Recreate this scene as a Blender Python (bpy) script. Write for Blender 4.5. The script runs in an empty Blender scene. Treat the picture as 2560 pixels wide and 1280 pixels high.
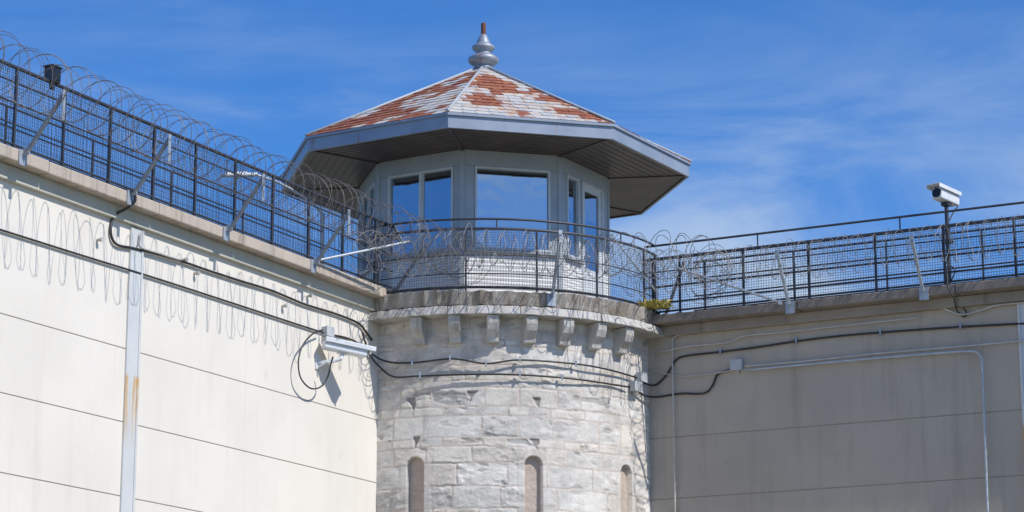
import bpy, math, random
import numpy as np
from mathutils import Vector, Matrix
random.seed(7); np.random.seed(7)
scene=bpy.context.scene
rad=math.radians
V=Vector
# ------------------------------------------------------------------ view
F=6143.0; TH=rad(13.22); CAM=V((0,0,1.6))
ct,st=math.cos(TH),math.sin(TH)
def ray(u,v):
    a=(u-1280)/F; b=(640-v)/F
    return V((a,ct-b*st,st+b*ct))
def on_y(u,v,Y):
    r=ray(u,v); return CAM+r*(Y/r.y)
def on_plane(u,v,P,n):
    r=ray(u,v); return CAM+r*(n.dot(P-CAM)/n.dot(r))
# ------------------------------------------------------------------ site frame
T=V((-0.46,41,0)); R=3.0
dL=V((0.463,0.886,0)).normalized(); nL=V((0.886,-0.463,0)).normalized()
dR=V((0.886,-0.463,0)).normalized(); nR=V((-0.463,-0.886,0)).normalized()
A=V((-2.15,38.53,0)); B=V((2.27,39.76,0))
def onL(u,v,off=0.03): return on_plane(u,v,A+nL*off,nL)
def onR(u,v,off=0.03): return on_plane(u,v,B+nR*off,nR)
def onT(u,v,rr):
    r=ray(u,v); ox,oy=-T.x,-T.y
    a=r.x**2+r.y**2; b=2*(r.x*ox+r.y*oy); c=ox*ox+oy*oy-rr*rr
    disc=max(0,b*b-4*a*c)
    return CAM+r*((-b-math.sqrt(disc))/(2*a))
def cyl(phi,r,z): return V((T.x+r*math.sin(phi),T.y-r*math.cos(phi),z))

# ------------------------------------------------------------------ materials
def newmat(name):
    m=bpy.data.materials.new(name); m.use_nodes=True
    nt=m.node_tree; return m,nt,nt.nodes['Principled BSDF']
def N(nt,t,**k):
    n=nt.nodes.new(t)
    for a,b in k.items():
        if hasattr(n,a): setattr(n,a,b)
        else: n.inputs[a].default_value=b
    return n
def coords(nt,scale=(1,1,1)):
    tc=N(nt,'ShaderNodeTexCoord'); mp=N(nt,'ShaderNodeMapping'); mp.inputs['Scale'].default_value=scale
    nt.links.new(tc.outputs['Object'],mp.inputs['Vector']); return mp.outputs['Vector']
def noise(nt,vec,scale,detail=6,rough=.6,dist=0):
    n=N(nt,'ShaderNodeTexNoise'); n.inputs['Scale'].default_value=scale; n.inputs['Detail'].default_value=detail
    n.inputs['Roughness'].default_value=rough; n.inputs['Distortion'].default_value=dist
    nt.links.new(vec,n.inputs['Vector']); return n.outputs['Fac']
def ramp(nt,fac,a,b):
    n=N(nt,'ShaderNodeMapRange'); n.inputs['From Min'].default_value=a; n.inputs['From Max'].default_value=b
    n.interpolation_type='SMOOTHSTEP'
    nt.links.new(fac,n.inputs['Value']); return n.outputs['Result']
def mix(nt,fac,a,b):
    n=N(nt,'ShaderNodeMix',data_type='RGBA')
    for val,idx in ((fac,0),(a,6),(b,7)):
        if isinstance(val,(tuple,list)): n.inputs[idx].default_value=(*val[:3],1)
        elif isinstance(val,(int,float)): n.inputs[idx].default_value=val
        else: nt.links.new(val,n.inputs[idx])
    return n.outputs[2]
def mul(nt,a,b):
    n=N(nt,'ShaderNodeMath',operation='MULTIPLY')
    nt.links.new(a,n.inputs[0])
    if isinstance(b,(int,float)): n.inputs[1].default_value=b
    else: nt.links.new(b,n.inputs[1])
    return n.outputs[0]
def mat(name,c1,c2,scale=4,rough=.7,metal=0,bump=.15,bscale=60,bdist=.01,streak=None,sfac=.5,srange=(.55,.75),sscale=(3,3,.2),spot=None,spotr=(.68,.74),spots=3,zstain=None):
    m,nt,p=newmat(name)
    v=coords(nt); col=mix(nt,ramp(nt,noise(nt,v,scale),.3,.7),c1,c2)
    if streak:
        sv=coords(nt,sscale); col=mix(nt,mul(nt,ramp(nt,noise(nt,sv,1.5,8,.65),*srange),sfac),col,streak)
    if spot:
        col=mix(nt,ramp(nt,noise(nt,v,spots,8,.7),*spotr),col,spot)
    if zstain:
        c_,z0,z1=zstain; sx=N(nt,'ShaderNodeSeparateXYZ'); nt.links.new(v,sx.inputs[0])
        up=ramp(nt,sx.outputs[2],z1+.05,z1-.05); dn=ramp(nt,sx.outputs[2],z0,z1)
        sv=coords(nt,(16,16,1.0)); f=mul(nt,mul(nt,up,dn),ramp(nt,noise(nt,sv,1.0,6,.6),.42,.58))
        col=mix(nt,mul(nt,f,.95),col,c_)
    nt.links.new(col,p.inputs['Base Color'])
    p.inputs['Roughness'].default_value=rough; p.inputs['Metallic'].default_value=metal
    b=N(nt,'ShaderNodeBump'); b.inputs['Strength'].default_value=bump; b.inputs['Distance'].default_value=bdist
    nt.links.new(noise(nt,v,bscale,8,.7),b.inputs['Height']); nt.links.new(b.outputs[0],p.inputs['Normal'])
    return m
M={}
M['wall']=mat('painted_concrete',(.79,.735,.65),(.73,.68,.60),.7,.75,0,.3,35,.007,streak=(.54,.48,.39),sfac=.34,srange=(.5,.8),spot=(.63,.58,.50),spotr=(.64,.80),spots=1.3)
M['wallR']=mat('weathered_shade_concrete',(.50,.43,.345),(.435,.375,.305),.8,.8,0,.35,35,.007,streak=(.27,.23,.18),sfac=.5,srange=(.46,.8),spot=(.31,.26,.205),spotr=(.60,.80),spots=1.3)  # same paint as the left wall, darkened to carry shade; streaks are stains
M['backing']=mat('joint_sealant',(.42,.385,.33),(.35,.32,.28),3,.9)
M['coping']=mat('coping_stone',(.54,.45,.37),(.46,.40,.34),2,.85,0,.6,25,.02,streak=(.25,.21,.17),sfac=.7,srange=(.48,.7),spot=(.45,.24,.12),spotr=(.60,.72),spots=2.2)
M['copingR']=mat('shade_dark_coping',(.28,.23,.19),(.19,.165,.145),3,.9,0,.6,25,.02,streak=(.10,.09,.075),sfac=.8,spot=(.40,.29,.18),spotr=(.62,.74),spots=1.5)  # darker copy of the coping stone, its shade put into the colour
M['band']=mat('stained_shade_band',(.54,.52,.44),(.46,.45,.385),1.5,.85,0,.4,25,.01,streak=(.28,.26,.21),sfac=.7)  # greenish grey stands in for the shade below the coping; streaks are stains
M['bandR']=mat('stained_shade_band_dark',(.35,.30,.25),(.27,.23,.19),1.5,.85,0,.4,25,.01,streak=(.14,.12,.10),sfac=.8)  # darker copy of the left band, with the wall's shade coloured in
M['ledge']=mat('ledge_stone',(.54,.49,.43),(.42,.38,.33),3,.85,0,.9,16,.035,streak=(.22,.175,.13),sfac=.85,srange=(.40,.64),sscale=(3,3,.8),spot=(.48,.28,.14),spotr=(.60,.70),spots=3)
M['corbel']=mat('corbel_stone',(.60,.57,.53),(.49,.465,.43),4,.85,0,.9,18,.025,streak=(.29,.26,.22),sfac=.75,srange=(.46,.7))
M['strip']=mat('flashing_paint',(.62,.63,.62),(.56,.57,.57),2,.5,0,.1,20,.01,streak=(.50,.44,.33),sfac=.25,srange=(.60,.78),sscale=(9,9,.5),zstain=((.60,.33,.07),6.5,7.62))
M['rail']=mat('black_paint',(.030,.034,.046),(.05,.053,.065),8,.45,0,.2,60,.004,spot=(.13,.07,.045),spotr=(.66,.74),spots=6)
M['mesh']=mat('mesh_wire',(.06,.065,.085),(.10,.10,.12),8,.5,.3)
M['meshL']=mat('mesh_wire_pale',(.12,.125,.14),(.18,.18,.20),8,.5,.3)
M['galv']=mat('galvanised_steel',(.42,.46,.51),(.31,.35,.40),14,.5,.3,.1,40,.003,spot=(.25,.14,.08),spotr=(.72,.78),spots=4)
M['galvd']=mat('dull_steel',(.22,.25,.29),(.30,.33,.37),10,.5,.3,spot=(.20,.10,.05),spotr=(.66,.74),spots=5)
M['wire']=mat('razor_wire_dark',(.14,.125,.12),(.25,.22,.20),20,.6,.3)
M['wireL']=mat('razor_wire_dull',(.20,.195,.195),(.32,.31,.31),20,.6,.3)
M['cable']=mat('black_cable',(.020,.020,.022),(.04,.04,.04),6,.5)
M['conduit']=mat('grey_conduit',(.58,.555,.51),(.46,.44,.41),5,.5,.1,.1,40,.003,spot=(.36,.20,.10),spotr=(.64,.72),spots=4)
M['boxgrey']=mat('box_grey_paint',(.52,.53,.54),(.44,.45,.46),5,.5)
M['pipe']=mat('blue_grey_pipe',(.50,.55,.60),(.40,.45,.50),5,.45,.1,.1,40,.003)
M['white']=mat('white_paint',(.72,.74,.75),(.64,.66,.68),5,.45,0,.1,40,.003,streak=(.40,.38,.35),sfac=.25)
M['trim']=mat('grey_trim_paint',(.43,.47,.50),(.37,.41,.44),3,.5,0,.1,30,.004,streak=(.26,.27,.28),sfac=.5)
M['frame']=mat('window_frame_paint',(.70,.73,.74),(.62,.65,.67),5,.45,streak=(.42,.40,.37),sfac=.3)
M['fascia']=mat('fascia_metal',(.35,.39,.46),(.27,.31,.38),1.5,.42,.25,.15,6,.02,streak=(.34,.15,.07),sfac=.85,srange=(.60,.71),sscale=(5,5,.3))
M['finial']=mat('finial_zinc',(.34,.37,.41),(.26,.29,.34),6,.5,.3,.2,20,.01,spot=(.26,.10,.05),spotr=(.56,.66),spots=5)
M['rust']=mat('rusty_steel',(.13,.05,.035),(.19,.075,.045),12,.85,0,.5,30,.01)
M['lens']=mat('dark_lens',(.01,.01,.012),(.02,.02,.02),5,.1)
M['dry']=mat('dry_plant_leaves',(.62,.47,.12),(.42,.38,.11),9,.9,0)
M['ground']=mat('gravel_grass',(.26,.24,.19),(.19,.19,.12),.15,.95,0,.5,8,.05)

m,nt,p=newmat('soffit_boards'); v=coords(nt)
col=mix(nt,ramp(nt,noise(nt,v,2),.3,.7),(.115,.086,.075),(.072,.058,.054))
nt.links.new(col,p.inputs['Base Color']); p.inputs['Roughness'].default_value=.42; M['soffit']=m
m,nt,p=newmat('white_siding'); v=coords(nt)
col=mix(nt,ramp(nt,noise(nt,v,3),.3,.7),(.83,.83,.81),(.77,.77,.75))
w=N(nt,'ShaderNodeTexWave',wave_type='BANDS',bands_direction='Z'); w.inputs['Scale'].default_value=4.4; w.inputs['Distortion'].default_value=0
nt.links.new(v,w.inputs['Vector'])
col=mix(nt,ramp(nt,w.outputs['Fac'],.10,.0),col,(.52,.52,.52))
b=N(nt,'ShaderNodeBump'); b.inputs['Strength'].default_value=.5; b.inputs['Distance'].default_value=.012
nt.links.new(w.outputs['Fac'],b.inputs['Height']); nt.links.new(b.outputs[0],p.inputs['Normal'])
nt.links.new(col,p.inputs['Base Color']); p.inputs['Roughness'].default_value=.5; M['siding']=m
# glass
m,nt,p=newmat('window_glass')
nt.nodes.remove(p); out=nt.nodes['Material Output']
g=N(nt,'ShaderNodeBsdfGlossy'); g.inputs['Color'].default_value=(.60,.72,.84,1); g.inputs['Roughness'].default_value=.02
d=N(nt,'ShaderNodeBsdfDiffuse'); d.inputs['Color'].default_value=(.015,.02,.03,1)
v=coords(nt); b=N(nt,'ShaderNodeBump'); b.inputs['Strength'].default_value=.15; b.inputs['Distance'].default_value=.03
nt.links.new(noise(nt,v,1.4,2),b.inputs['Height']); nt.links.new(b.outputs[0],g.inputs['Normal'])
mx=N(nt,'ShaderNodeMixShader'); mx.inputs[0].default_value=.62
nt.links.new(d.outputs[0],mx.inputs[1]); nt.links.new(g.outputs[0],mx.inputs[2]); nt.links.new(mx.outputs[0],out.inputs['Surface']); M['glass']=m
# stone masonry
m,nt,p=newmat('limestone_masonry'); v=coords(nt)
at=N(nt,'ShaderNodeAttribute',attribute_name='Col')
n1=ramp(nt,noise(nt,v,9,8,.7),.25,.75)
mm=N(nt,'ShaderNodeMix',data_type='RGBA',blend_type='MULTIPLY'); mm.inputs[0].default_value=1
nt.links.new(at.outputs['Color'],mm.inputs[6]); nt.links.new(mix(nt,n1,(.86,.85,.84),(1.08,1.07,1.06)),mm.inputs[7])
sv=coords(nt,(2.5,2.5,.5)); c2=mix(nt,mul(nt,ramp(nt,noise(nt,sv,1.6,8,.7),.55,.75),.40),mm.outputs[2],(.34,.32,.29))
nt.links.new(c2,p.inputs['Base Color']); p.inputs['Roughness'].default_value=.9
b=N(nt,'ShaderNodeBump'); b.inputs['Strength'].default_value=.75; b.inputs['Distance'].default_value=.013
nt.links.new(noise(nt,v,38,8,.75),b.inputs['Height']); nt.links.new(b.outputs[0],p.inputs['Normal']); M['stone']=m
# shingles
m,nt,p=newmat('painted_metal_shingles'); v=coords(nt)
at=N(nt,'ShaderNodeAttribute',attribute_name='Col'); sep=N(nt,'ShaderNodeSeparateColor'); nt.links.new(at.outputs['Color'],sep.inputs[0])
white=mix(nt,ramp(nt,noise(nt,v,6,8,.7),.35,.7),(.52,.53,.54),(.37,.40,.43))
bl=mix(nt,mul(nt,sep.outputs[2],1.0),white,(.57,.54,.49))
ofac=ramp(nt,noise(nt,v,5.5,9,.78),.47,.60)
orange=mix(nt,ofac,bl,mix(nt,ramp(nt,noise(nt,v,14,5,.6),.4,.6),(.54,.29,.11),(.42,.16,.06)))
orange=mix(nt,sep.outputs[1],bl,orange)
red=mix(nt,ramp(nt,noise(nt,v,9,6,.75),.35,.65),(.36,.115,.052),(.22,.065,.038))
red=mix(nt,ramp(nt,noise(nt,v,5,7,.75),.53,.66),red,(.48,.21,.08))
ad=N(nt,'ShaderNodeMath',operation='ADD'); nt.links.new(sep.outputs[0],ad.inputs[0])
nn=N(nt,'ShaderNodeMath',operation='MULTIPLY_ADD'); nt.links.new(noise(nt,v,6,10,.82),nn.inputs[0]); nn.inputs[1].default_value=3.4; nn.inputs[2].default_value=-1.7
nt.links.new(nn.outputs[0],ad.inputs[1])
col=mix(nt,ramp(nt,ad.outputs[0],.38,.56),orange,red)
nt.links.new(col,p.inputs['Base Color']); p.inputs['Roughness'].default_value=.75
b=N(nt,'ShaderNodeBump'); b.inputs['Strength'].default_value=.5; b.inputs['Distance'].default_value=.01
nt.links.new(noise(nt,v,30,6,.7),b.inputs['Height']); nt.links.new(b.outputs[0],p.inputs['Normal']); M['shingle']=m

# ------------------------------------------------------------------ builders
class MB:
    def __init__(s): s.v=[]; s.f=[]
    def box(s,c,ax,ay,az,hx,hy,hz):
        i=len(s.v)
        for z in (-1,1):
            for y in (-1,1):
                for x in (-1,1): s.v.append(c+ax*(hx*x)+ay*(hy*y)+az*(hz*z))
        s.f+=[tuple(i+k for k in q) for q in ((0,2,3,1),(4,5,7,6),(0,1,5,4),(2,6,7,3),(0,4,6,2),(1,3,7,5))]
    def beam(s,a,b,w,h,up=V((0,0,1))):
        d=(b-a); L=d.length; d=d/L
        x=d.cross(up)
        if x.length<1e-4: x=d.cross(V((1,0,0)))
        x.normalize(); y=x.cross(d)
        s.box((a+b)/2,x,d,y,w/2,L/2,h/2)
    def tube(s,pts,r,n=6,closed=False):
        pts=[V(p) for p in pts]; k=len(pts); base=len(s.v); prev=None
        for i,p in enumerate(pts):
            t=(pts[min(i+1,k-1)]-pts[max(i-1,0)])
            if t.length<1e-9: t=V((0,0,1))
            t.normalize()
            if prev is None:
                x=t.cross(V((0,0,1)))
                if x.length<.05: x=t.cross(V((1,0,0)))
            else: x=prev-t*prev.dot(t)
            x.normalize(); prev=x; y=t.cross(x)
            for j in range(n):
                a=2*math.pi*j/n; s.v.append(p+x*(r*math.cos(a))+y*(r*math.sin(a)))
        for i in range(k-1):
            for j in range(n):
                a=base+i*n+j; b=base+i*n+(j+1)%n; s.f.append((a,b,b+n,a+n))
        s.f.append(tuple(base+j for j in range(n))[::-1]); s.f.append(tuple(base+(k-1)*n+j for j in range(n)))
    def lathe(s,c,prof,n=24,cap=True):
        base=len(s.v)
        for r,z in prof:
            for j in range(n):
                a=2*math.pi*j/n; s.v.append(V((c.x+r*math.cos(a),c.y+r*math.sin(a),z)))
        for i in range(len(prof)-1):
            for j in range(n):
                a=base+i*n+j; b=base+i*n+(j+1)%n; s.f.append((a,b,b+n,a+n))
        if cap:
            s.f.append(tuple(base+j for j in range(n))[::-1]); s.f.append(tuple(base+(len(prof)-1)*n+j for j in range(n)))
ROOT={}
def link(o): scene.collection.objects.link(o); return o
def thing(name,loc,label,cat,group=None):
    o=bpy.data.objects.new(name,None); o.location=loc; o.empty_display_size=.2; link(o)
    o['label']=label; o['category']=cat
    if group: o['group']=group
    ROOT[o.name]=V(loc); return o
def root_of(o):
    while o.parent: o=o.parent
    return o
def part(name,mb,m,parent=None,smooth=False,label=None,bevel=0,cat=None,group=None,loc=None,kind=None):
    if parent: off=V(root_of(parent).location)
    else:
        off=V(loc) if loc is not None else V((sum(p.x for p in mb.v)/len(mb.v),sum(p.y for p in mb.v)/len(mb.v),min(p.z for p in mb.v)))
    me=bpy.data.meshes.new(name); me.from_pydata([tuple(p-off) for p in mb.v],[],mb.f); me.update()
    me.materials.append(M[m] if isinstance(m,str) else m)
    if smooth: me.polygons.foreach_set('use_smooth',[True]*len(me.polygons))
    o=bpy.data.objects.new(name,me); link(o)
    if parent: o.parent=parent
    else: o.location=off
    if label: o['label']=label
    if cat: o['category']=cat
    if group: o['group']=group
    if kind: o['kind']=kind
    if bevel:
        b=o.modifiers.new('bevel','BEVEL'); b.width=bevel; b.segments=2; b.limit_method='ANGLE'
    return o
Z=V((0,0,1))
def smoothpath(pts,n=8):
    out=[]; P=[V(p) for p in pts]; P=[P[0]*2-P[1]]+P+[P[-1]*2-P[-2]]
    for i in range(1,len(P)-2):
        for k in range(n):
            t=k/n; a,b,c,d=P[i-1],P[i],P[i+1],P[i+2]
            out.append(.5*((2*b)+(c-a)*t+(2*a-5*b+4*c-d)*t*t+(3*b-a-3*c+d)*t**3))
    out.append(P[-2]); return out

# ------------------------------------------------------------------ ground
g=MB(); g.v=[V((-2500,-2500,0)),V((2500,-2500,0)),V((2500,2500,0)),V((-2500,2500,0))]; g.f=[(0,1,2,3)]
part('ground',g,'ground',kind='structure',loc=(0,0,0),label='flat worn gravel and grass ground',cat='ground')

# ------------------------------------------------------------------ perimeter walls
def wall(P,d,n,length,back,ztop,zcb,over,matw,matc,matb,strips,label,jbase,bh,bo):
    w=thing('perimeter_wall',P,label,'wall')
    b=MB(); th=1.3; zb=zcb-bh
    b.box(P+d*((length-back)/2)-n*(.012+(th-.012)/2)+Z*(zcb/2-.02),d,n,Z,(length+back)/2,(th-.012)/2,zcb/2-.02)
    part('backing_wall',b,'backing',w)
    b=MB(); zs=[0]+[jbase+k for k in range(-7,1)]+[zb+.01]
    xs=[-back+.0]+strips+[length]
    for i in range(len(zs)-1):
        for k in range(len(xs)-1):
            z0=zs[i]+.006; z1=zs[i+1]-.006; x0=xs[k]+.012; x1=xs[k+1]-.012
            b.box(P+d*((x0+x1)/2)-n*.0085+Z*((z0+z1)/2),d,n,Z,(x1-x0)/2,.009,(z1-z0)/2)
    part('concrete_panels',b,matw,w,bevel=.004)
    b=MB(); b.box(P+d*(length/2)+n*((bo-.2)/2)+Z*(zb+bh/2-.002),d,n,Z,length/2+.2,(bo+.2)/2,bh/2)
    part('coping_shade_band',b,matb,w,bevel=.012)  # step added below the coping, coloured as the shade there
    b=MB(); x=-.15
    while x<length:
        L=random.uniform(2.0,3.0); jz=random.uniform(-.005,.005); jo=random.uniform(-.006,.006)
        b.box(P+d*(x+L/2)+n*((over-th)/2+jo)+Z*((ztop+zcb)/2+jz),d,n,Z,L/2-.004,(over+th)/2,(ztop-zcb)/2)
        x+=L
    part('coping',b,matc,w,bevel=.018)
    for s in strips:
        b=MB(); b.box(P+d*s+n*.016+Z*(zb-.03)/2,d,n,Z,.145,.015,(zb-.03)/2)
        b.box(P+d*(s-.12)+n*.036+Z*(zb-.03)/2,d,n,Z,.02,.008,(zb-.03)/2)
        part('joint_cover_strip',b,'strip',w,bevel=.004)
    return w
def sL(u,v): return (onL(u,v)-A).dot(-dL)
def sR(u,v): return (onR(u,v)-B).dot(dR)
ZL,ZLb,OL=10.07,9.90,.25
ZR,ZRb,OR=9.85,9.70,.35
s1=sL(340,700); s2=sR(2572,900)
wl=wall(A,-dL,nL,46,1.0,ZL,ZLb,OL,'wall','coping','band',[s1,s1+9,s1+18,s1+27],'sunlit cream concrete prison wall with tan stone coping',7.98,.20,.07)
wr=wall(B,dR,nR,34,1.0,ZR,ZRb,OR,'wallR','copingR','bandR',[s2,s2+9,s2+18],'shaded concrete prison wall with stone coping, colours darkened as shade',7.87,.16,.12)

# ------------------------------------------------------------------ watchtower
tw=thing('watchtower',(T.x,T.y,0),'round limestone guard tower with octagonal glazed cabin and rusty shingle roof','watchtower')
def vnoise(x,y,seed):
    rs=np.random.RandomState(seed); tab=rs.rand(256,256)
    xi=np.floor(x).astype(int); yi=np.floor(y).astype(int); fx=x-xi; fy=y-yi
    fx=fx*fx*(3-2*fx); fy=fy*fy*(3-2*fy)
    g=lambda a,b: tab[a%256,b%256]
    return (g(xi,yi)*(1-fx)+g(xi+1,yi)*fx)*(1-fy)+(g(xi,yi+1)*(1-fx)+g(xi+1,yi+1)*fx)*fy
def fbm(x,y,seed,o=4):
    r=0;a=.5
    for i in range(o): r=r+a*vnoise(x*2**i,y*2**i,seed+i); a*=.5
    return r
rs=np.random.RandomState(23)
ze=[0.0]
while ze[-1]<9.6: ze.append(ze[-1]+rs.choice([.10,.14,.19,.25,.31,.37],p=[.15,.21,.21,.19,.14,.10])*rs.uniform(.92,1.08))
ze=np.array(ze); rows=[]
for i in range(len(ze)-1):
    h=ze[i+1]-ze[i]; e=[-12.0+rs.uniform(0,.4)]
    while e[-1]<12: e.append(e[-1]+h*rs.uniform(.8,2.2)+rs.uniform(.05,.38))
    rows.append((np.array(e),rs.rand(len(e)+1),rs.rand(len(e)+1),rs.rand(len(e)+1)))
slits=[rad(-20.8),rad(15.5),rad(50.3)]
def masonry(S,Zz):
    wob=(fbm(S*1.3,Zz*1.3,50,2)-.4)*.07+(fbm(S*9,Zz*9,52,3)-.45)*.028
    Zw=Zz+wob; Sw=S+(fbm(S*2,Zz*2,60,2)-.4)*.06+(fbm(S*9,Zz*9,62,3)-.45)*.032
    r=np.clip(np.searchsorted(ze,Zw,side='right')-1,0,len(ze)-2)
    dz=np.minimum(Zw-ze[r],ze[r+1]-Zw)
    D=np.zeros_like(S); a=np.zeros_like(S); b=np.zeros_like(S); c=np.zeros_like(S)
    for i in np.unique(r):
        k=r==i; e,q1,q2,q3=rows[i]
        j=np.clip(np.searchsorted(e,Sw[k],side='right')-1,0,len(e)-2)
        D[k]=np.minimum(Sw[k]-e[j],e[j+1]-Sw[k]); a[k]=q1[j]; b[k]=q2[j]; c[k]=q3[j]
    d=np.minimum(D,dz)
    worn=np.clip((fbm(S*1.1,Zz*1.4,90,3)-.28)*3.2,0.3,1)
    t=np.clip((d-.003)/.022,0,1); t=t*t*(3-2*t)
    rough=fbm(S*6,Zz*11,5,4)-.47; fine=fbm(S*30,Zz*30,9,3)-.43
    rocky=np.clip((c-.45)*4,0,1)
    chip=np.clip((fbm(S*3.2,Zz*7.0,77,4)-.585)*12,0,1)
    hgh=t*(.003+.012*a+rough*(.014+.050*rocky)+fine*.013)*worn-chip*.014*t*(.4+.6*rocky)
    base=np.stack([.700+.15*(b-.5),.668+.15*(b-.5),.622+.14*(b-.5)],-1)
    warm=(a>.7)[...,None]*np.array([.02,.0,-.02]); base=base+warm
    big=(fbm(S*.8,Zz*.8,21,3)-.45)[...,None]*.26
    base=base*(1+big)*(1+rough[...,None]*(.20+.25*rocky[...,None]))
    base=base*(1-chip[...,None]*(.14+.16*rocky[...,None]))
    pat=np.clip((fbm(S*1.7,Zz*3.0,131,4)-.52)*8,0,1)[...,None]*.17
    base=base*(1-pat)
    crack=np.clip((fbm(S*9,Zz*9,201,3)-.60)*10,0,1)*(1-t)
    mort=np.array([.66,.58,.51])*(1-.12*worn[...,None])*(1-.45*crack[...,None])
    tt=t[...,None]; col=base*tt+mort*(1-tt)
    for ph in slits:
        s0=ph*R; x=S-s0; spring=7.20; hw=.145
        ins=(np.abs(x)<hw)&((Zz<spring)|((x**2+(Zz-spring)**2)<hw*hw))
        ins&=(Zz>5.2)
        ring=((np.abs(x)<hw+.11)&(Zz<spring+.05)&(Zz>5.1))|(((x**2+(Zz-spring)**2)<(hw+.12)**2)&(Zz>=spring))
        ring&=~ins
        hgh=np.where(ring,hgh*.4+.008,hgh)
        hgh=np.where(ins,-.085+fine*.01,hgh)
        joint=(np.mod(Zz,.31)<.012)&ins
        col=np.where(ins[...,None],np.array([.52,.43,.36])*(1+rough[...,None]*.2),col)
        col=np.where(joint[...,None],np.array([.44,.36,.30]),col)
    for i,(pu,pz,kk) in enumerate(((-22.5,8.27,1.1),(-3.2,8.33,1.0),(16.5,8.25,.8),(-20.3,7.64,.8),(15.9,7.60,1.0))):
        x=S-rad(pu)*R+(pz-Zz)*(.25 if i%2 else -.3); y=pz-Zz
        q=(.09*kk-.5*np.clip(y,0,.2))-np.abs(x)-(fbm(S*16,Zz*16,3+i,3)-.42)*.09
        q=np.where((y>-.025)&(y<.19),q,-1); soft=np.clip(q/.02,0,1)
        hgh=hgh*(1-soft)-.022*soft; col=col*(1-soft[...,None])+np.array([.34,.31,.29])*soft[...,None]
    return hgh,np.clip(col,0.03,.9)
verts=[];faces=[];cols=[]
def addgrid(p0,p1,z0,z1,step):
    nS=max(3,int((p1-p0)*R/step)); nZ=max(3,int((z1-z0)/step))
    ph=np.linspace(p0,p1,nS); zz=np.linspace(z0,z1,nZ); PH,ZZ=np.meshgrid(ph,zz)
    h,c=masonry(PH*R,ZZ); rr=R-.03+h
    base=sum(len(x) for x in verts)
    verts.append(np.stack([rr*np.sin(PH),-rr*np.cos(PH),ZZ],-1).reshape(-1,3)); cols.append(c.reshape(-1,3))
    idx=np.arange(nS*nZ).reshape(nZ,nS)+base
    faces.append(np.stack([idx[:-1,:-1],idx[:-1,1:],idx[1:,1:],idx[1:,:-1]],-1).reshape(-1,4))
addgrid(rad(-55),rad(85),5.5,9.60,.0125)
addgrid(rad(-55),rad(85),0,5.5,.05)
addgrid(rad(85),rad(305),0,9.60,.08)
vv=np.concatenate(verts); ff=np.concatenate(faces); cc=np.concatenate(cols)
me=bpy.data.meshes.new('stone_shaft'); me.from_pydata(vv.tolist(),[],ff.tolist()); me.update()
ca=me.color_attributes.new('Col','FLOAT_COLOR','POINT'); ca.data.foreach_set('color',np.concatenate([cc,np.ones((len(cc),1))],1).ravel())
me.materials.append(M['stone']); me.polygons.foreach_set('use_smooth',[True]*len(me.polygons))
o=bpy.data.objects.new('stone_shaft',me); link(o); o.parent=tw; o['label']='rough coursed pale limestone masonry'

def arcblock(b,p0,p1,r0,r1,z0,z1,seg=None,jit=0,r1t=None):
    seg=seg or max(2,int((p1-p0)/rad(1.2)))
    i=len(b.v); r1t=r1 if r1t is None else r1t
    for k in range(seg+1):
        p=p0+(p1-p0)*k/seg; j=random.uniform(-jit,jit); jj=random.uniform(-jit,jit)
        b.v+= [cyl(p,r0,z0),cyl(p,r1+j,z0+jj*.5),cyl(p,r1t+jj,z1+j*.6),cyl(p,r0,z1)]
    for k in range(seg):
        a=i+k*4
        for q in range(4): b.f.append((a+q,a+4+q,a+4+(q+1)%4,a+(q+1)%4))
    b.f.append((i,i+1,i+2,i+3)); e=i+seg*4; b.f.append((e+3,e+2,e+1,e))
b=MB(); p=rad(-52)
while p<rad(92):
    w=rad(random.uniform(16,28)); arcblock(b,p+.001,p+w-.001,2.6,3.31+random.uniform(-.01,.01),9.53,9.67,jit=.009,r1t=3.26); p+=w
arcblock(b,rad(92),rad(300),2.6,3.28,9.53,9.67)
part('cornice',b,'corbel',tw,bevel=.012)
b=MB(); p=rad(-50)
while p<rad(92):
    w=rad(random.uniform(16,34)); arcblock(b,p+.001,p+w-.001,2.0,3.17+random.uniform(-.015,.015),9.70,9.92+random.uniform(-.015,.015),jit=.022,r1t=3.23); p+=w
arcblock(b,rad(92),rad(305),2.0,3.17,9.70,9.91)
arcblock(b,rad(-52),rad(305),2.0,3.10,9.60,9.71)
part('parapet_ledge',b,'ledge',tw,bevel=.010)
b=MB(); b.lathe(T,[(2.4,9.60),(2.4,9.93)],48); part('walkway_floor',b,'ledge',tw)
for k in range(7):
    ph=rad(-19.0+10.95*k)
    e=V((math.cos(ph),math.sin(ph),0)); nrm=V((math.sin(ph),-math.cos(ph),0)); w=.095
    prof=[(2.9,9.525),(3.255,9.525),(3.25,9.40),(3.21,9.30),(3.14,9.225),(3.11,9.19),(3.10,9.12),(2.9,9.10)]
    b=MB()
    for sgn in (-1,1):
        for r_,z_ in prof: b.v.append(V((T.x,T.y,0))+nrm*r_+e*(w*sgn)+Z*z_)
    n=len(prof); b.f.append(tuple(range(n))); b.f.append(tuple(range(2*n-1,n-1,-1)))
    for i in range(n): j=(i+1)%n; b.f.append((i,i+n,j+n,j))
    part('corbel',b,'corbel',tw,bevel=.012)

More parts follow.
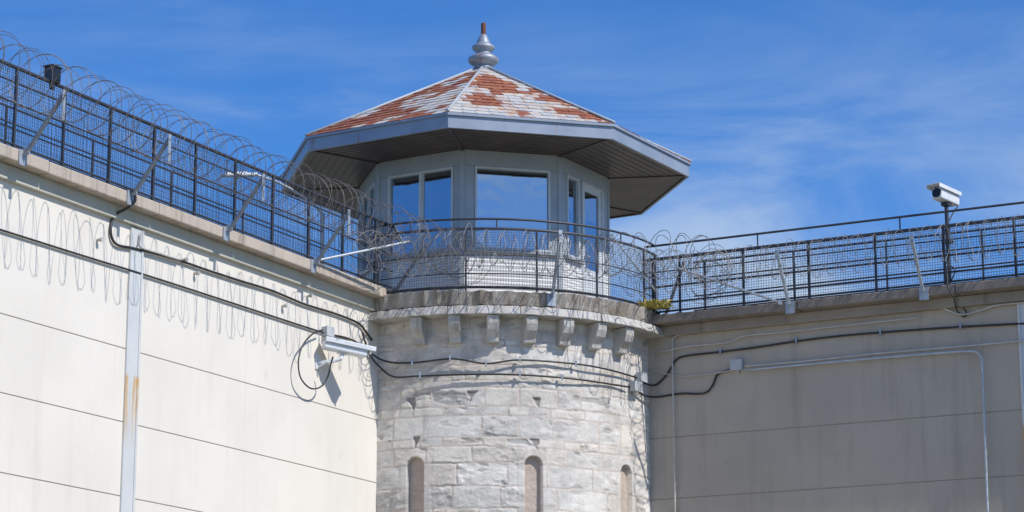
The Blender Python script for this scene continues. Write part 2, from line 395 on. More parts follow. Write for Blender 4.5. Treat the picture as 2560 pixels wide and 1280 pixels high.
# cabin
PH0=rad(-8.3); RC=2.17; ZF,ZS,ZWT,ZT=9.935,10.84,12.26,12.50
CX=V((-.04,0,0))
def corner(k,r,z): return cyl(PH0+rad(45)*k,r,z)+CX
TC=T+CX
def facef(k,r):
    a=corner(k,r,0); c=corner(k+1,r,0); e=(c-a).normalized(); mid=(a+c)/2; n=V((e.y,-e.x,0)); 
    if n.dot(mid-V((TC.x,TC.y,0)))<0: n=-n
    return mid,e,n,(c-a).length/2
low=MB(); jam=MB()
W={}
for k in range(8):
    mid,e,n,hw=facef(k,RC)
    if k==1: ops=[(-.62,-.20,ZS,ZWT),(-.11,.62,ZF+.05,ZWT)]
    elif k in (7,0): ops=[(-.62,.66,ZS,ZWT)]
    else: ops=[(-.62,.62,ZS,ZWT)]
    W[k]=ops
    th=.05
    def wb(mb,x0,x1,z0,z1,o=0,t=th):
        if x1-x0>.001: mb.box(mid+e*((x0+x1)/2)-n*(t-o)+Z*((z0+z1)/2),e,n,Z,(x1-x0)/2,t,(z1-z0)/2)
    x=-hw+.03
    for (a,c,z0,z1) in ops:
        wb(jam,x,a,ZS+.03,ZWT)
        if z0>ZF+.2: wb(low,x if x<-hw+.05 else a-.03,c+.0,ZF,ZS-.03)
        else: wb(low,x,a,ZF,ZS-.03)
        x=c
    wb(jam,x,hw-.03,ZS+.03,ZWT); wb(low,x,hw-.03,ZF,ZS-.03)
    wb(jam,-hw+.03,hw-.03,ZWT+.002,ZT+.05,.012)
    if k!=1: jam.box(mid+n*.02+Z*ZS,e,n,Z,hw-.01,.05,.028)
    else: jam.box(mid+e*(-.41)+n*.02+Z*ZS,e,n,Z,.27,.05,.028)
for k in range(8):
    c=corner(k,RC-.03,0); dirr=(c-V((TC.x,TC.y,0))).normalized(); e=V((-dirr.y,dirr.x,0))
    jam.box(c+dirr*.0+Z*((ZF+ZT)/2),e,dirr,Z,.045,.045,(ZT-ZF)/2)
part('cabin_lower_wall',low,'siding',tw,label='white painted siding below the windows')
part('cabin_frame_wall',jam,'trim',tw,bevel=.006,label='pale grey painted window surrounds')
for k in range(8):
    mid,e,n,hw=facef(k,RC)
    for (a,c,z0,z1) in W[k]:
        door=z0<ZS-.2
        g=MB(); fr=MB()
        def bar(mb,x0,x1,zz0,zz1,o0,o1): mb.box(mid+e*((x0+x1)/2)+n*((o0+o1)/2)+Z*((zz0+zz1)/2),e,n,Z,(x1-x0)/2,(o1-o0)/2,(zz1-zz0)/2)
        f=.035
        bar(fr,a+.002,a+f,z0+.03,z1-.002,-.07,.022); bar(fr,c-f,c-.002,z0+.03,z1-.002,-.07,.022)
        bar(fr,a+f,c-f,z1-f,z1-.002,-.07,.02); bar(fr,a+f,c-f,z0+.03,z0+.03+f,-.07,.02)
        if door:
            pz=ZS-.05
            bar(fr,a+f,a+f+.09,z0+.07,z1-f,-.06,-.005); bar(fr,c-f-.09,c-f,z0+.07,z1-f,-.06,-.005)
            bar(fr,a+f+.09,c-f-.09,z0+.07,pz,-.06,-.008); bar(fr,a+f+.09,c-f-.09,z1-f-.1,z1-f,-.06,-.008)
            bar(g,a+f+.09,c-f-.09,pz,z1-f-.1,-.05,-.03)
            d=part('door',fr,'frame',tw,bevel=.004,label='white framed door with tall glass pane'); part('door_glass',g,'glass',d)
            hb=MB(); hp=mid+e*(a+f+.05)+Z*(z0+1.0); hb.beam(hp-n*.005,hp+n*.05,.02,.02); hb.beam(hp+n*.045,hp+n*.045+e*.1,.02,.02); part('door_handle',hb,'galv',d)
        else:
            if k!=0 and c-a>.8:
                mc=(a+c)/2; bar(fr,mc-.03,mc+.02,z0+.065,z1-f,-.06,.012)
                bar(fr,mc+.02,mc+.045,z0+.065,z1-f,-.06,-.01)
            bar(g,a+f,c-f,z0+.06,z1-f,-.055,-.035)
            w=part('window',g,'glass',tw); part('window_frame',fr,'frame',w,bevel=.004)
# roof
RR=3.56; ZE=12.50; ZET=12.74; ZAP=14.62
APX=V((TC.x,TC.y,ZAP))
roofb=MB()
base=[corner(k,RR,ZET) for k in range(8)]
roofb.v=[p-Z*.01 for p in base]+[APX-Z*.01]; roofb.f=[(k,(k+1)%8,8) for k in range(8)]
roof=part('roof',roofb,'rust',tw,label='octagonal hipped roof with peeling white paint over rust-red metal shingles')
tv=[];tf=[];tc=[]
front=[(.40,.34,.10),(.46,.5,.09),(.36,.45,.08),(.52,.40,.06),(.67,.165,.075),(.76,.27,.075),(.72,.22,.07),(.58,.93,.07),(.81,.85,.07),(.88,.95,.08),(.92,.455,.04),(.45,.9,.045),(.28,.28,.08),(.5,.64,.05),(.87,.75,.04),(.62,.80,.03)]
NR=17
for k in range(8):
    Lc,Rc=corner(k,RR+.03,ZET+.0),corner(k+1,RR+.03,ZET+.0)
    fn=(Lc-APX).cross(Rc-APX).normalized()
    if fn.z<0: fn=-fn
    wid=(Rc-Lc).length
    rsx=random.Random(100+k)
    for i in range(NR):
        v0=i/NR; v1=(i+1)/NR
        w1=wid*v1; tws=.22; off=rsx.random()*tws
        x=-w1/2-off
        while x<w1/2:
            ww=tws*rsx.uniform(.85,1.15)
            x0=max(x,-w1/2); x1=min(x+ww,w1/2)
            if x1-x0>.02:
                def pt(v,xx,lift):
                    w=wid*v; xx=max(-w/2,min(w/2,xx)); 
                    m_=APX+(((Lc+Rc)/2)-APX)*v; return m_+(Rc-Lc).normalized()*xx+fn*lift
                lj=rsx.uniform(0,.009); sk=rsx.uniform(-.005,.005)
                lat=((x0+x1)/2+w1/2)/w1; vm=(v0+v1)/2
                g_=.003
                q=[pt(max(v0-.004,0.001),x0+g_,.004),pt(max(v0-.004,.001),x1-g_,.004),pt(v1+sk/3,x1-g_,.013+lj),pt(v1-sk/3,x0+g_,.013+lj+sk),pt(v1+sk/3,x1-g_,.0),pt(v1-sk/3,x0+g_,.0)]
                bi=len(tv); tv+=q; tf+=[(bi,bi+1,bi+2,bi+3),(bi+3,bi+2,bi+4,bi+5)]
                nz=float(fbm(np.array([(x0+k*7.3)*1.9]),np.array([i*.38+k*3.1]),31,2)[0])
                if k==0:
                    s=min(math.hypot((vm-a)*1.0,(lat-b_)*max(v1,.3)*.9)/r_ for a,b_,r_ in front)
                    r=rsx.uniform(.78,.98) if s<1 else (rsx.uniform(.3,.55) if s<1.45 and rsx.random()<.6 else rsx.random()*.12-.06)
                    org=max(0,1-(s-1)/2.6) if s>=1 else 1
                elif k==7:
                    r=rsx.uniform(.72,.98) if (nz*1.1+rsx.random()*.32)>.50 else rsx.random()*.2
                    if vm>.55 and lat>.8 and rsx.random()<.4: r=0
                    org=.9 if rsx.random()<.5 else .3
                else:
                    r=rsx.uniform(.7,.98) if (nz+rsx.random()*.35)>.66 else rsx.random()*.2
                    org=rsx.random()*.6
                tc+= [(max(0,r),org,rsx.random())]*6
            x+=ww
me=bpy.data.meshes.new('shingles'); o0=V((T.x,T.y,0)); me.from_pydata([tuple(p-o0) for p in tv],[],tf); me.update()
ca=me.color_attributes.new('Col','FLOAT_COLOR','POINT'); ca.data.foreach_set('color',np.concatenate([np.array(tc),np.ones((len(tc),1))],1).ravel())
me.materials.append(M['shingle']); o=bpy.data.objects.new('shingle_covering',me); link(o); o.parent=roof
b=MB()
for k in range(8):
    c=corner(k,RR+.04,ZET+.03); b.tube([APX+Z*.03,(APX+c)/2+Z*.012,c],.024,6)
part('hip_cap',b,'trim',roof,smooth=True)
b=MB()
for k in range(8):
    a0,a1=corner(k,RR,0),corner(k+1,RR,0); i0,i1=corner(k,RR-.05,0),corner(k+1,RR-.05,0)
    i=len(b.v); b.v+=[a0+Z*ZE,a1+Z*ZE,a1+Z*(ZET-.01),a0+Z*(ZET-.01),i0+Z*ZE,i1+Z*ZE]
    b.f+=[(i,i+1,i+2,i+3),(i,i+4,i+5,i+1)]
    l0,l1=corner(k,RR+.035,0),corner(k+1,RR+.035,0)
    i=len(b.v); b.v+=[l0+Z*(ZET-.035),l1+Z*(ZET-.035),l1+Z*(ZET+.005),l0+Z*(ZET+.005),a0+Z*(ZET-.035),a1+Z*(ZET-.035)]
    b.f+=[(i,i+1,i+2,i+3),(i,i+4,i+5,i+1)]
part('fascia',b,'fascia',roof)
b=MB()
for k in range(8):
    nb=10
    for j in range(nb):
        r0=RC-.1+(RR-.05-RC+.1)*j/nb; r1=RC-.1+(RR-.05-RC+.1)*(j+1)/nb
        i=len(b.v); dzz=.006
        b.v+=[corner(k,r0,ZE+.02+dzz),corner(k+1,r0,ZE+.02+dzz),corner(k+1,r1,ZE+.02),corner(k,r1,ZE+.02),corner(k+1,r1,ZE+.02+dzz),corner(k,r1,ZE+.02+dzz)]
        b.f+=[(i,i+1,i+2,i+3),(i+3,i+2,i+4,i+5)]
    a_,c_=corner(k,RC-.1,ZE+.012),corner(k,RR-.04,ZE+.012); b.beam(a_,c_,.05,.012)
part('soffit',b,'soffit',roof)
b=MB(); c=TC; q=1.08
b.lathe(c,[(r_*q,z_) for r_,z_ in [(.10,14.52),(.16,14.60),(.12,14.63),(.19,14.66),(.245,14.71),(.25,14.765),(.20,14.81),(.14,14.84),(.12,14.87),(.13,14.90),(.18,14.94),(.185,14.985),(.14,15.02),(.115,15.045),(.11,15.07),(.085,15.13),(.06,15.19),(.045,15.21)]],28)
fi=part('finial',b,'finial',roof,smooth=True)
b=MB(); b.lathe(c,[(.052,15.17),(.046,15.22),(.043,15.24),(.043,15.41),(.036,15.425)],16); part('finial_spike',b,'rust',fi,smooth=False)

# ------------------------------------------------------------------ railings
def cumpath(pts):
    L=[0]
    for i in range(1,len(pts)): L.append(L[-1]+(pts[i]-pts[i-1]).length)
    return L
def at(pts,L,s):
    s=max(0,min(L[-1],s))
    for i in range(1,len(L)):
        if s<=L[i]+1e-9:
            t=(s-L[i-1])/(L[i]-L[i-1]); return pts[i-1].lerp(pts[i],t),(pts[i]-pts[i-1]).normalized()
    return pts[-1],(pts[-1]-pts[-2]).normalized()
def railing(label,pts,zb,rails,posts,ztop,meshz=None,group='walkway railings',cell=.042,pr=.018,hand=None,name='railing',mr=.0034,mm_='mesh'):
    L=cumpath(pts); rt=thing(name,(pts[0].x,pts[0].y,zb),label,'railing',group)
    for z,r in rails:
        b=MB(); b.tube([p+Z*z for p in pts],r,8); part('rail',b,'rail',rt,smooth=True)
    for s in posts:
        if s>L[-1]: continue
        p,t=at(pts,L,s); b=MB(); n=V((t.y,-t.x,0)); b.box(p+Z*((zb+ztop)/2),t,n,Z,pr,pr,(ztop-zb)/2); b.box(p+Z*(zb+.008),t,n,Z,.05,.05,.008)
        part('post',b,'rail',rt,bevel=.003)
    if hand:
        b=MB(); b.tube([p+Z*hand[0] for p in pts],.019,8); part('handrail',b,'rail',rt,smooth=True)
        for s in hand[1]:
            if s>L[-1]: continue
            p,t=at(pts,L,s); b=MB(); b.beam(p+Z*ztop,p+Z*hand[0],.022,.022); part('handrail_post',b,'rail',rt)
    if meshz:
        b=MB(); z0,z1=meshz; r=mr; s=0
        while s<L[-1]:
            p,t=at(pts,L,s); n=V((t.y,-t.x,0)); q=p+n*.03+V((random.gauss(0,.003),random.gauss(0,.003),0)); b.tube([q+Z*z0,q+n*random.gauss(0,.008)+Z*((z0+z1)/2),q+Z*z1],r,3); s+=cell
        z=z0
        while z<=z1:
            b.tube([p+V((at(pts,L,L[i])[1].y,-at(pts,L,L[i])[1].x,0))*(.034+random.gauss(0,.005))+Z*(z+random.gauss(0,.004)) for i,p in enumerate(pts)],r,3); z+=cell
        part('wire_mesh',b,mm_,rt)
    return rt
oL=A+nL*(OL-.07)
LL=14
ptsL=[oL+dL*.15-dL*(LL+.15)*i/28 for i in range(29)]
railing('black steel railing with wire mesh on sunlit wall coping',ptsL,ZL,[(11.15,.028),(10.95,.012),(10.68,.014),(10.40,.012),(10.13,.018)],[.55+k for k in range(14)],11.14,(10.11,11.12))
inL=A-nL*.95
railing('black steel inner railing behind the walkway',[inL-dL*14*(1-i/12)-dL*.2 for i in range(13)],ZL,[(11.12,.018),(10.84,.012),(10.58,.012),(10.33,.012)],[.3+1.9*k for k in range(8)],11.12,(10.12,10.95),cell=.07,pr=.014,mr=.003)
oR=B+nR*(OR-.09)
ptsR=[oR+dR*(.05+9.5*i/20) for i in range(21)]
railing('black steel railing with wire mesh on shaded wall coping',ptsR,ZR,[(10.80,.030),(10.58,.012),(10.33,.018),(10.06,.016),(9.91,.018)],[.15,.62]+[.62+1.12*k for k in range(1,9)],10.80,(9.90,10.78),hand=(11.03,[2.0,4.4,6.8,9]),mm_='mesh')
inR=B-nR*.95
railing('black steel inner railing behind the walkway',[inR+dR*.4,inR+dR*10],ZR,[(10.98,.018),(10.70,.014),(10.40,.014),(10.15,.014)],[.2+1.6*k for k in range(6)],10.98,None,pr=.015)
pT=[]
for i in range(31):
    ph=rad(-36+103*i/30); pT.append(cyl(ph,3.10,0))
railing('curved black railing with wire mesh around the tower walkway',pT,9.91,[(10.95,.024),(10.52,.010),(10.22,.010),(10.0,.024)],[3.10*rad(x) for x in (3,31,52,72,94,102)],10.95,(9.96,10.94),hand=(11.11,[3.10*rad(x) for x in (14,40,62,82)]),pr=.015,mr=.0030,mm_='meshL')

def strut(base,n,t,out,up,label,m='galvd',hh=.20):
    rt=thing('wire_bracket',base,label,'bracket','razor wire brackets on the wall coping')
    b=MB(); b.box(base+n*.008-Z*.02,t,n,Z,.075,.008,.10); b.box(base+n*.06+Z*.06,t,n,Z,.01,.05,.045); part('base_plate',b,'galv',rt,bevel=.003)
    top=base+n*out+Z*up
    b=MB(); b.beam(base+n*.05+Z*.02,top,.044,.044); part('brace',b,m,rt,bevel=.003)
    b=MB(); b.box(top-Z*(hh-.06),t,n,Z,.03,.006,hh); part('wire_holder',b,'galv',rt)
for s in (.0,2.35,4.7,7.0,9.3,11.6): strut(A-dL*s+nL*OL+Z*(ZL-.08),nL,dL,.62,.74,'steel bracket leaning out from the wall coping')
for u,v in ((1975,768),(2310,735)):
    p=on_plane(u,v,B+nR*OR,nR); p.z=ZR-.09; strut(p,nR,dR,.50,.76,'steel bracket leaning out from the wall coping','galv',.08)
for ph in (19.5,64.5):
    ph=rad(ph); n=V((math.sin(ph),-math.cos(ph),0)); t=V((n.y,-n.x,0)); strut(cyl(ph,3.24,9.82),n,t,.42,.96,'steel bracket leaning out from the tower ledge','galvd',.10)
def bar(a,b_,label,r=.020):
    m_=MB(); m_.tube([a,b_],r,8); m_.box(a,V((1,0,0)),V((0,1,0)),Z,.03,.03,.04); part('steel_brace',m_,'galv',None,label=label,cat='brace',group='long galvanised braces')
bar(on_plane(790,652,A+nL*(OL+.03),nL),onT(1022,604,3.62),'long galvanised pipe brace from wall to tower')
bar(on_plane(1950,756,B+nR*(OR+.03),nR),onT(1688,668,3.75),'long galvanised pipe brace from wall to tower')
bar(onT(1530,590,3.25),onT(1645,735,3.32),'thin galvanised brace beside the tower railing',.014)

# ------------------------------------------------------------------ razor wire
def coil(fn,length,pitch,r,wr,m,label,seed,jr=.04,sag=.04,elong=1.0,bs=2):
    rn=random.Random(seed); b=MB(); pts=[]; n=int(length/pitch); per=24
    jits=[rn.uniform(1-jr*2,1+jr*2) for _ in range(n+2)]; zo=[rn.uniform(-sag,sag) for _ in range(n+2)]; til=[rn.uniform(-1,1) for _ in range(n+2)]
    fr=[]
    for i in range(n*per):
        k=i//per; f=(i%per)/per; a=2*math.pi*f
        s=(i/per)*pitch; J=jits[k]*(1-f)+jits[k+1]*f; zz=zo[k]*(1-f)+zo[k+1]*f; tl=til[k]*(1-f)+til[k+1]*f
        s2=s+pitch*.5*math.sin(a)*(1 if k%2 else -1)+tl*pitch*.6*math.sin(a+1)
        c,nn=fn(min(length,max(0,s2)))
        rd=nn*math.cos(a)+Z*math.sin(a)*elong
        pts.append(c+rd*(r*J)+Z*zz); fr.append(rd)
    b.tube(pts,wr,4)
    for i in range(2,len(pts)-2,bs):
        p=pts[i]; t=(pts[i+1]-pts[i-1]).normalized(); rd=fr[i].normalized()
        j=len(b.v); w=wr*.8
        b.v+=[p-t*.020+rd*.010,p+t*.020+rd*.010,p+rd*w,p-t*.020-rd*.010,p+t*.020-rd*.010,p-rd*w,p]
        b.f+=[(j,j+2,j+6),(j+1,j+6,j+2),(j+3,j+6,j+5),(j+4,j+5,j+6)]
    part('razor_wire_coil',b,m,None,label=label,cat='razor wire',group='razor wire coils')
DC=1.36
zc=on_plane(150,228,A+nL*DC,nL).z
cL=A+nL*DC+Z*zc
coil(lambda s:(cL-dL*(s-.7),nL),13.2,.150,.35,.0042,'wire','long rusty dark razor wire coil along the wall top',1,.05,.05)
def ftg(r0,amp,z0,w):
    def ft(s):
        d_=-32+math.degrees(s/3.9); ph=rad(d_); n=V((math.sin(ph),-math.cos(ph),0))
        rr=r0+amp*math.exp(-((d_-50)/15)**2)+.35*math.exp(-((d_+32)/12)**2)  # outward bulges shaped so the coil throws loop shadows further down
        return cyl(ph,rr,z0-w*math.sin(s*2.2)),n
    return ft
coil(ftg(3.58,1.05,10.46,.05),3.9*rad(98),.125,.30,.0054,'wireL','loose dull razor wire coil around the tower railing',2,.09,.07,1.0)
coil(ftg(3.40,.25,10.60,-.05),3.9*rad(96),.19,.22,.0044,'wireL','tangled inner razor wire coil against the tower mesh',8,.14,.10,1.0)
cR=B+nR*(OR+.30)+Z*10.44
coil(lambda s:(cR+dR*(s-.2),nR),9.5,.115,.27,.0044,'wireL','thin dull razor wire coil along the shaded wall top',3,.08,.06)

# ------------------------------------------------------------------ cables and conduits
def cable(pts,r,m,label,name='cable',cat='cable',grp='black cables on the walls',clips=None):
    b=MB(); P=smoothpath(pts,7); b.tube(P,r,7)
    part(name,b,m,None,smooth=True,label=label,cat=cat,group=grp)
Lc=lambda l,o=.035:[onL(u,v,o) for u,v in l]
Rc_=lambda l,o=.035:[onR(u,v,o) for u,v in l]
Tc=lambda l,o=.05:[onT(u,v,R+o) for u,v in l]
cable([on_plane(330,470,A+nL*.3,nL),on_plane(338,500,A+nL*.31,nL),on_plane(318,520,A+nL*.2,nL)]+Lc([(285,540),(277,580),(290,610),(330,620),(372,630),(450,652),(520,676),(600,702),(680,727),(760,760),(840,785),(895,808),(915,830),(930,850)]),.019,'cable','thick black cable hanging from the coping and along the wall')
cable(Lc([(-60,556),(0,574),(200,637),(400,699),(600,764),(800,829),(880,850)],.03)+Tc([(955,900),(1030,907),(1130,897),(1215,909),(1300,900),(1440,910),(1520,924),(1592,944)]),.015,'cable','long black cable along the wall and round the tower')
cable(Lc([(905,830),(918,870),(926,890)],.05)+Tc([(952,920),(985,942),(1050,940),(1180,936),(1300,937),(1440,948),(1575,968)]),.015,'cable','lower black cable round the stone tower')
cable(Tc([(1583,968),(1610,988)])+Rc_([(1645,992),(1700,984),(1760,983),(1782,962),(1795,935),(1835,922)]),.017,'cable','black cable sagging to a grey box')
cable(Tc([(1597,944),(1612,958)])+Rc_([(1640,962),(1668,935),(1690,900),(1720,889),(1800,880),(1900,867),(2000,852),(2120,838),(2300,824),(2440,815),(2620,806)]),.017,'cable','long black cable along the shaded wall')
cable([on_plane(2375,560,B+nR*.1,nR),on_plane(2368,700,B+nR*.38,nR),on_plane(2385,745,B+nR*.40,nR)]+Rc_([(2392,775),(2410,792),(2416,780),(2408,770)],.06),.012,'cable','thin black camera cable hooked over the coping')
g2='grey conduits on the walls'
cable(Lc([(352,582),(350,600),(352,618),(400,634),(450,650)],.07),.014,'conduit','short painted conduit elbow','conduit','conduit',g2)
cable(Rc_([(1688,1300),(1686,1150),(1683,1000),(1681,870),(1688,842),(1730,832),(1900,814),(2100,792),(2290,770),(2345,766),(2400,786),(2450,776),(2500,762),(2620,752)],.06),.015,'conduit','grey conduit rising and running below the coping','conduit','conduit',g2)
cable(Rc_([(1640,882),(1720,866),(1820,856),(1860,840),(1960,830),(2200,804),(2300,794)],.06),.013,'conduit','thin rusty conduit under the coping','conduit','conduit',g2)
cable(Rc_([(1862,915),(2000,904),(2200,883),(2400,866),(2620,846)],.08),.017,'conduit','horizontal grey conduit from the box','conduit','conduit',g2)
cable(Rc_([(1620,925),(1700,940),(1780,934),(1835,924)],.05),.011,'conduit','thin grey conduit to the box','conduit','conduit',g2)
cable(Rc_([(1866,925),(2100,903),(2300,886),(2420,878),(2448,886),(2456,920),(2462,1080),(2470,1300)],.09),.019,'pipe','bent blue grey conduit running down the shaded wall','conduit','conduit',g2)
def jbox(p,n,t,w,h,label):
    b=MB(); b.box(p+n*.05,t,n,Z,w,.05,h); b.box(p+n*.105,t,n,Z,w+.01,.006,h+.01); b.box(p+n*.02-Z*(h+.02),t,n,Z,.02,.02,.03)
    part('junction_box',b,'boxgrey',None,bevel=.006,label=label,cat='junction box',group='junction boxes')
jbox(onR(1846,914,0),nR,dR,.09,.08,'grey junction box on the shaded concrete wall')
for u,v in ((1597,944),(1583,968)):
    p=onT(u,v,R); ph=math.atan2(p.x-T.x,T.y-p.y); n=V((math.sin(ph),-math.cos(ph),0)); jbox(p,n,V((n.y,-n.x,0)),.10,.075,'small grey junction box on the stone tower')
jbox(onL(812,830,0),nL,dL,.10,.07,'grey junction box above the wall camera')
def clipset(pts,n,label):
    for p in pts:
        b=MB(); b.box(p,V((1,0,0)),V((0,1,0)),Z,.012,.02,.04); b.box(p+Z*.045,V((1,0,0)),V((0,1,0)),Z,.02,.012,.01); part('cable_clip',b,'galv',None,label=label,cat='cable clip',group='cable clips')
clipset([onT(u,v,R+.06) for u,v in ((1030,907),(1125,897),(1215,910),(1300,900),(1050,940),(1300,937),(1405,944),(1440,911))],None,'small metal clip holding a cable on stone')
clipset([onR(u,v,.04) for u,v in ((1800,880),(1990,853),(2200,833),(2400,818))],None,'small metal clip holding a cable on concrete')
for u,v in ((455,650),(485,684),(242,600),(768,740),(705,765)):
    p=onL(u,v,0); b=MB(); b.tube([p,p+nL*.07],.022,8); b.tube([p+nL*.06,p+nL*.09],.032,8)
    part('wall_stub',b,'conduit',None,label='short capped pipe stub in the concrete wall',cat='pipe stub',group='pipe stubs')
# small dark device clamped on the railing
q=on_plane(131,196,oL,nL); rt=thing('floodlight',q,'small dark boxy floodlight clamped to the railing top','floodlight')
b=MB(); b.box(q+Z*.04,dL,nL,Z,.09,.07,.10); b.box(q+Z*.15,dL,nL,Z,.11,.09,.012); b.box(q-Z*.10,dL,nL,Z,.03,.03,.05); part('housing',b,'rail',rt,bevel=.01)
b=MB(); b.box(q+nL*.075+Z*.04,dL,nL,Z,.07,.005,.075); part('lens',b,'lens',rt)

# ------------------------------------------------------------------ cameras
def cctv(pos,d,mount,label,scale=1.0,ln=.30,hh=.075):
    rt=thing('security_camera',pos,label,'security camera','security cameras')
    d=d.normalized(); x=d.cross(Z).normalized(); y=x.cross(d); k=scale
    b=MB(); b.box(pos,x,d,y,.085*k,ln*k,hh*k)
    part('housing',b,'white',rt,bevel=.02)
    b=MB(); b.box(pos+y*(hh+.022)*k+d*.05*k,x,d,y,.110*k,(ln+.05)*k,.008*k); b.box(pos+x*.112*k+y*(hh-.005)*k+d*.05*k,x,d,y,.005*k,(ln+.05)*k,.03*k); b.box(pos-x*.112*k+y*(hh-.005)*k+d*.05*k,x,d,y,.005*k,(ln+.05)*k,.03*k)
    part('sun_shield',b,'white',rt,bevel=.004)
    b=MB(); b.tube([pos+d*ln*k,pos+d*(ln+.015)*k],hh*.82*k,16); part('lens',b,'lens',rt)
    mount(rt,pos,d,x,y,k,ln); return rt
dcam=(nL*.56+dL*.62-Z*.12).normalized(); pc=onL(800,862,0)+nL*.36+dL*.14-Z*.07
def m1(rt,pos,d,x,y,k,ln):
    foot=pos-nL*((pos-A).dot(nL))-dL*.22; foot=V((foot.x,foot.y,pos.z-.22))
    b=MB(); b.box(foot+nL*.012,dL,nL,Z,.055,.012,.11); b.beam(foot+nL*.02,foot+nL*.26+dL*.1+Z*.02,.05,.05); b.beam(foot+nL*.02-Z*.08,foot+nL*.2,.03,.03)
    e=pos-y*.08-d*.02; b.tube([foot+nL*.25+dL*.1+Z*.02,foot+nL*.34+dL*.15+Z*.05,e],.03,8); b.box(e,x,d,y,.05,.08,.012)
    part('mounting_arm',b,'white',rt,bevel=.004)
    w=lambda u,v,o:on_plane(u,v,A+nL*o,nL)
    loop=[w(806,824,.12),w(780,836,.13),w(756,865,.14),w(746,905,.14),w(752,945,.14),w(775,970,.15),w(800,968,.18),w(818,945,.22),w(826,915,.28),w(832,892,.34)]
    b=MB(); b.tube(smoothpath(loop,8),.0125,6); part('camera_cable',b,'cable',rt,smooth=True)
cctv(pc,dcam,m1,'white box security camera on a wall arm with looping cable',1.12,.31,.062)
pp=on_plane(2366,520,B+nR*.0,nR)
def m2(rt,pos,d,x,y,k,ln):
    b=MB(); f=V((pos.x,pos.y,ZR)); b.tube([f,V((pos.x,pos.y,pos.z-.1))],.032,10); b.box(f+Z*.01,dR,nR,Z,.08,.08,.01); b.box(V((pos.x,pos.y,pos.z-.12)),x,d,y,.06,.06,.03); b.box(f+Z*.75,dR,nR,Z,.09,.05,.015)
    part('pole',b,'rail',rt)
    b=MB(); q=V((pos.x,pos.y,f.z)); b.tube(smoothpath([pos-d*ln*k,pos-d*(ln*k+.06)-Z*.08,pos-d*.2-Z*.2,q+Z*.9+x*.06,q+Z*.5+x*.09,q+Z*.3-x*.1,q+Z*.12-x*.03],7),.011,6); part('camera_cable',b,'cable',rt,smooth=True)
    b=MB(); b.box(q+Z*.86+x*.09,x,d,y,.035,.05,.03); part('junction_fitting',b,'white',rt)
cctv(V((pp.x,pp.y,on_plane(2366,492,B,nR).z)),(V((0,-1,0))*.72-V((1,0,0))*.66+Z*.06),m2,'white box security camera on a black pole above the wall',1.05,.25,.09)

lp=on_y(806,600,39.3); lt=thing('lamp_post',(lp.x,lp.y,ZL-.2),'pale flat headed lamp on a bracket post behind the railing','lamp')
b=MB(); top=on_y(806,535,39.3); hd=on_y(640,437,38.6); b.tube([V((lp.x,lp.y,ZL-.2)),top],.04,8); b.tube(smoothpath([top,on_y(770,500,39.2),on_y(700,458,38.9),hd],6),.022,8); part('pole',b,'frame',lt,smooth=True)
b=MB(); h2=on_y(556,438,38.2); b.beam(hd,h2,.16,.05); b.beam(hd.lerp(h2,.3)+Z*.035,hd.lerp(h2,.9)+Z*.03,.10,.03); part('lamp_head',b,'frame',lt,bevel=.015)

# dry plant tuft growing on the ledge
b=MB(); c0=onT(1634,768,3.26); rn=random.Random(5)
for i in range(520):
    a=rn.uniform(0,6.28); l=rn.uniform(.08,.28); base_=c0+V((rn.uniform(-.18,.16),rn.uniform(-.10,.06),-.02))
    d_=V((math.cos(a)*.9,math.sin(a)*.6,rn.uniform(.1,1.3))).normalized(); s_=d_.cross(V((rn.uniform(-1,1),rn.uniform(-1,1),.3))).normalized()*rn.uniform(.008,.020)
    i0=len(b.v); mid_=base_+d_*l*.55; tip_=base_+d_*l-Z*l*.3
    b.v+=[base_-s_*.5,base_+s_*.5,mid_+s_,mid_-s_,tip_]; b.f+=[(i0,i0+1,i0+2,i0+3),(i0+3,i0+2,i0+4)]
part('dry_plant',b,'dry',None,label='tuft of dry yellow weeds growing on the tower ledge',cat='plant')

# ------------------------------------------------------------------ light and sky
EL=rad(46); AZ=rad(-34)
S=V((math.cos(EL)*math.cos(AZ),math.cos(EL)*math.sin(AZ),math.sin(EL)))
sl=bpy.data.lights.new('sun','SUN'); sl.energy=4.25; sl.angle=rad(.5); sl.color=(1,.96,.89)
so=bpy.data.objects.new('sun',sl); so.rotation_euler=S.to_track_quat('Z','Y').to_euler(); so.location=(20,-10,30); link(so)
wd=bpy.data.worlds.new('World'); scene.world=wd; wd.use_nodes=True; nt=wd.node_tree
bg=nt.nodes['Background']; bg.inputs['Strength'].default_value=.10
sky=N(nt,'ShaderNodeTexSky'); sky.sky_type='NISHITA'; sky.sun_disc=False; sky.sun_elevation=EL; sky.sun_rotation=math.atan2(S.x,S.y)
sky.altitude=0; sky.air_density=1.0; sky.dust_density=.3; sky.ozone_density=3.0
tc=N(nt,'ShaderNodeTexCoord')
tint=N(nt,'ShaderNodeMix',data_type='RGBA',blend_type='MULTIPLY'); tint.inputs[0].default_value=1; tint.inputs[7].default_value=(.42,.90,1.50,1)
nt.links.new(sky.outputs[0],tint.inputs[6])
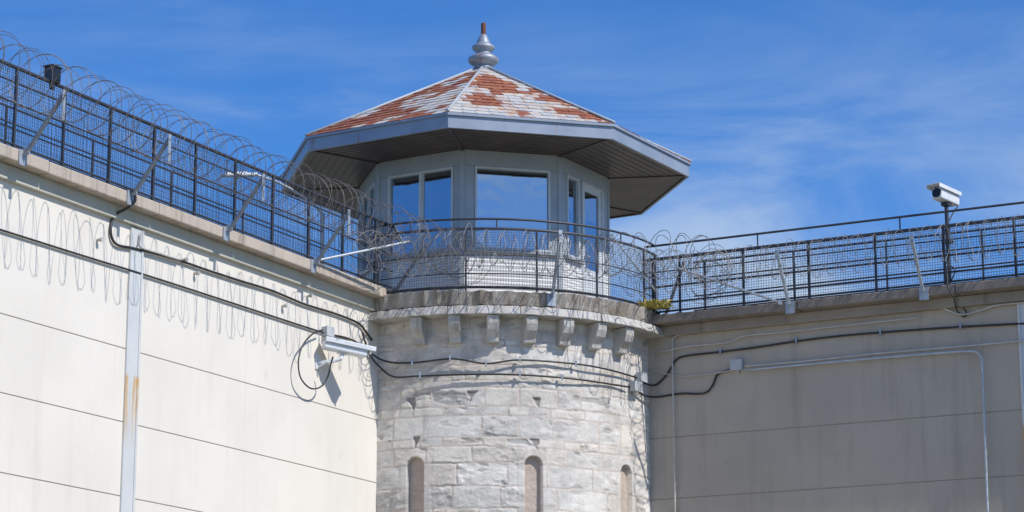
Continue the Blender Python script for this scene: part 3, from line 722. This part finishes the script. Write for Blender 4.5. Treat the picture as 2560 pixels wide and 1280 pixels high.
sx=N(nt,'ShaderNodeSeparateXYZ'); nt.links.new(tc.outputs['Generated'],sx.inputs[0])
mp=N(nt,'ShaderNodeMapping'); mp.inputs['Rotation'].default_value=(0,rad(16),0); mp.inputs['Scale'].default_value=(3.2,3.0,13)
nt.links.new(tc.outputs['Generated'],mp.inputs['Vector'])
n1=noise(nt,mp.outputs[0],1.8,9,.58,.8)
mp2=N(nt,'ShaderNodeMapping'); mp2.inputs['Scale'].default_value=(1,1,2); nt.links.new(tc.outputs['Generated'],mp2.inputs['Vector'])
n2=noise(nt,mp2.outputs[0],3.0,4,.5)
bank=mul(nt,ramp(nt,sx.outputs[0],-.05,.20),ramp(nt,sx.outputs[2],.38,.13))
w1=mul(nt,ramp(nt,n1,.38,.80),ramp(nt,n2,.36,.66))
w2=mul(nt,ramp(nt,n1,.32,.74),bank)
mp3=N(nt,'ShaderNodeMapping'); mp3.inputs['Scale'].default_value=(5,5,12); mp3.inputs['Location'].default_value=(1.3,0,.4); nt.links.new(tc.outputs['Generated'],mp3.inputs['Vector'])
n3=noise(nt,mp3.outputs[0],1.3,5,.5,.4)
w3=mul(nt,mul(nt,ramp(nt,n3,.46,.66),ramp(nt,sx.outputs[2],.38,.22)),mul(nt,ramp(nt,sx.outputs[1],-.6,-.95),.75))
def addn(a,b_):
    n=N(nt,'ShaderNodeMath',operation='ADD'); n.use_clamp=True; nt.links.new(a,n.inputs[0]); nt.links.new(b_,n.inputs[1]); return n.outputs[0]
cl=addn(addn(mul(nt,w1,.45),mul(nt,w2,.85)),w3)
final=mix(nt,cl,tint.outputs[2],(5.6,6.8,8.2))
nt.links.new(final,bg.inputs['Color'])

cd=bpy.data.cameras.new('camera'); cd.sensor_width=36; cd.lens=F*36/2560; cd.clip_start=.1; cd.clip_end=6000
co=bpy.data.objects.new('camera',cd); co.location=CAM; co.rotation_euler=(rad(90)+TH,0,0); link(co); scene.camera=co
scene.view_settings.view_transform='Standard'; scene.view_settings.look='None'; scene.view_settings.exposure=0
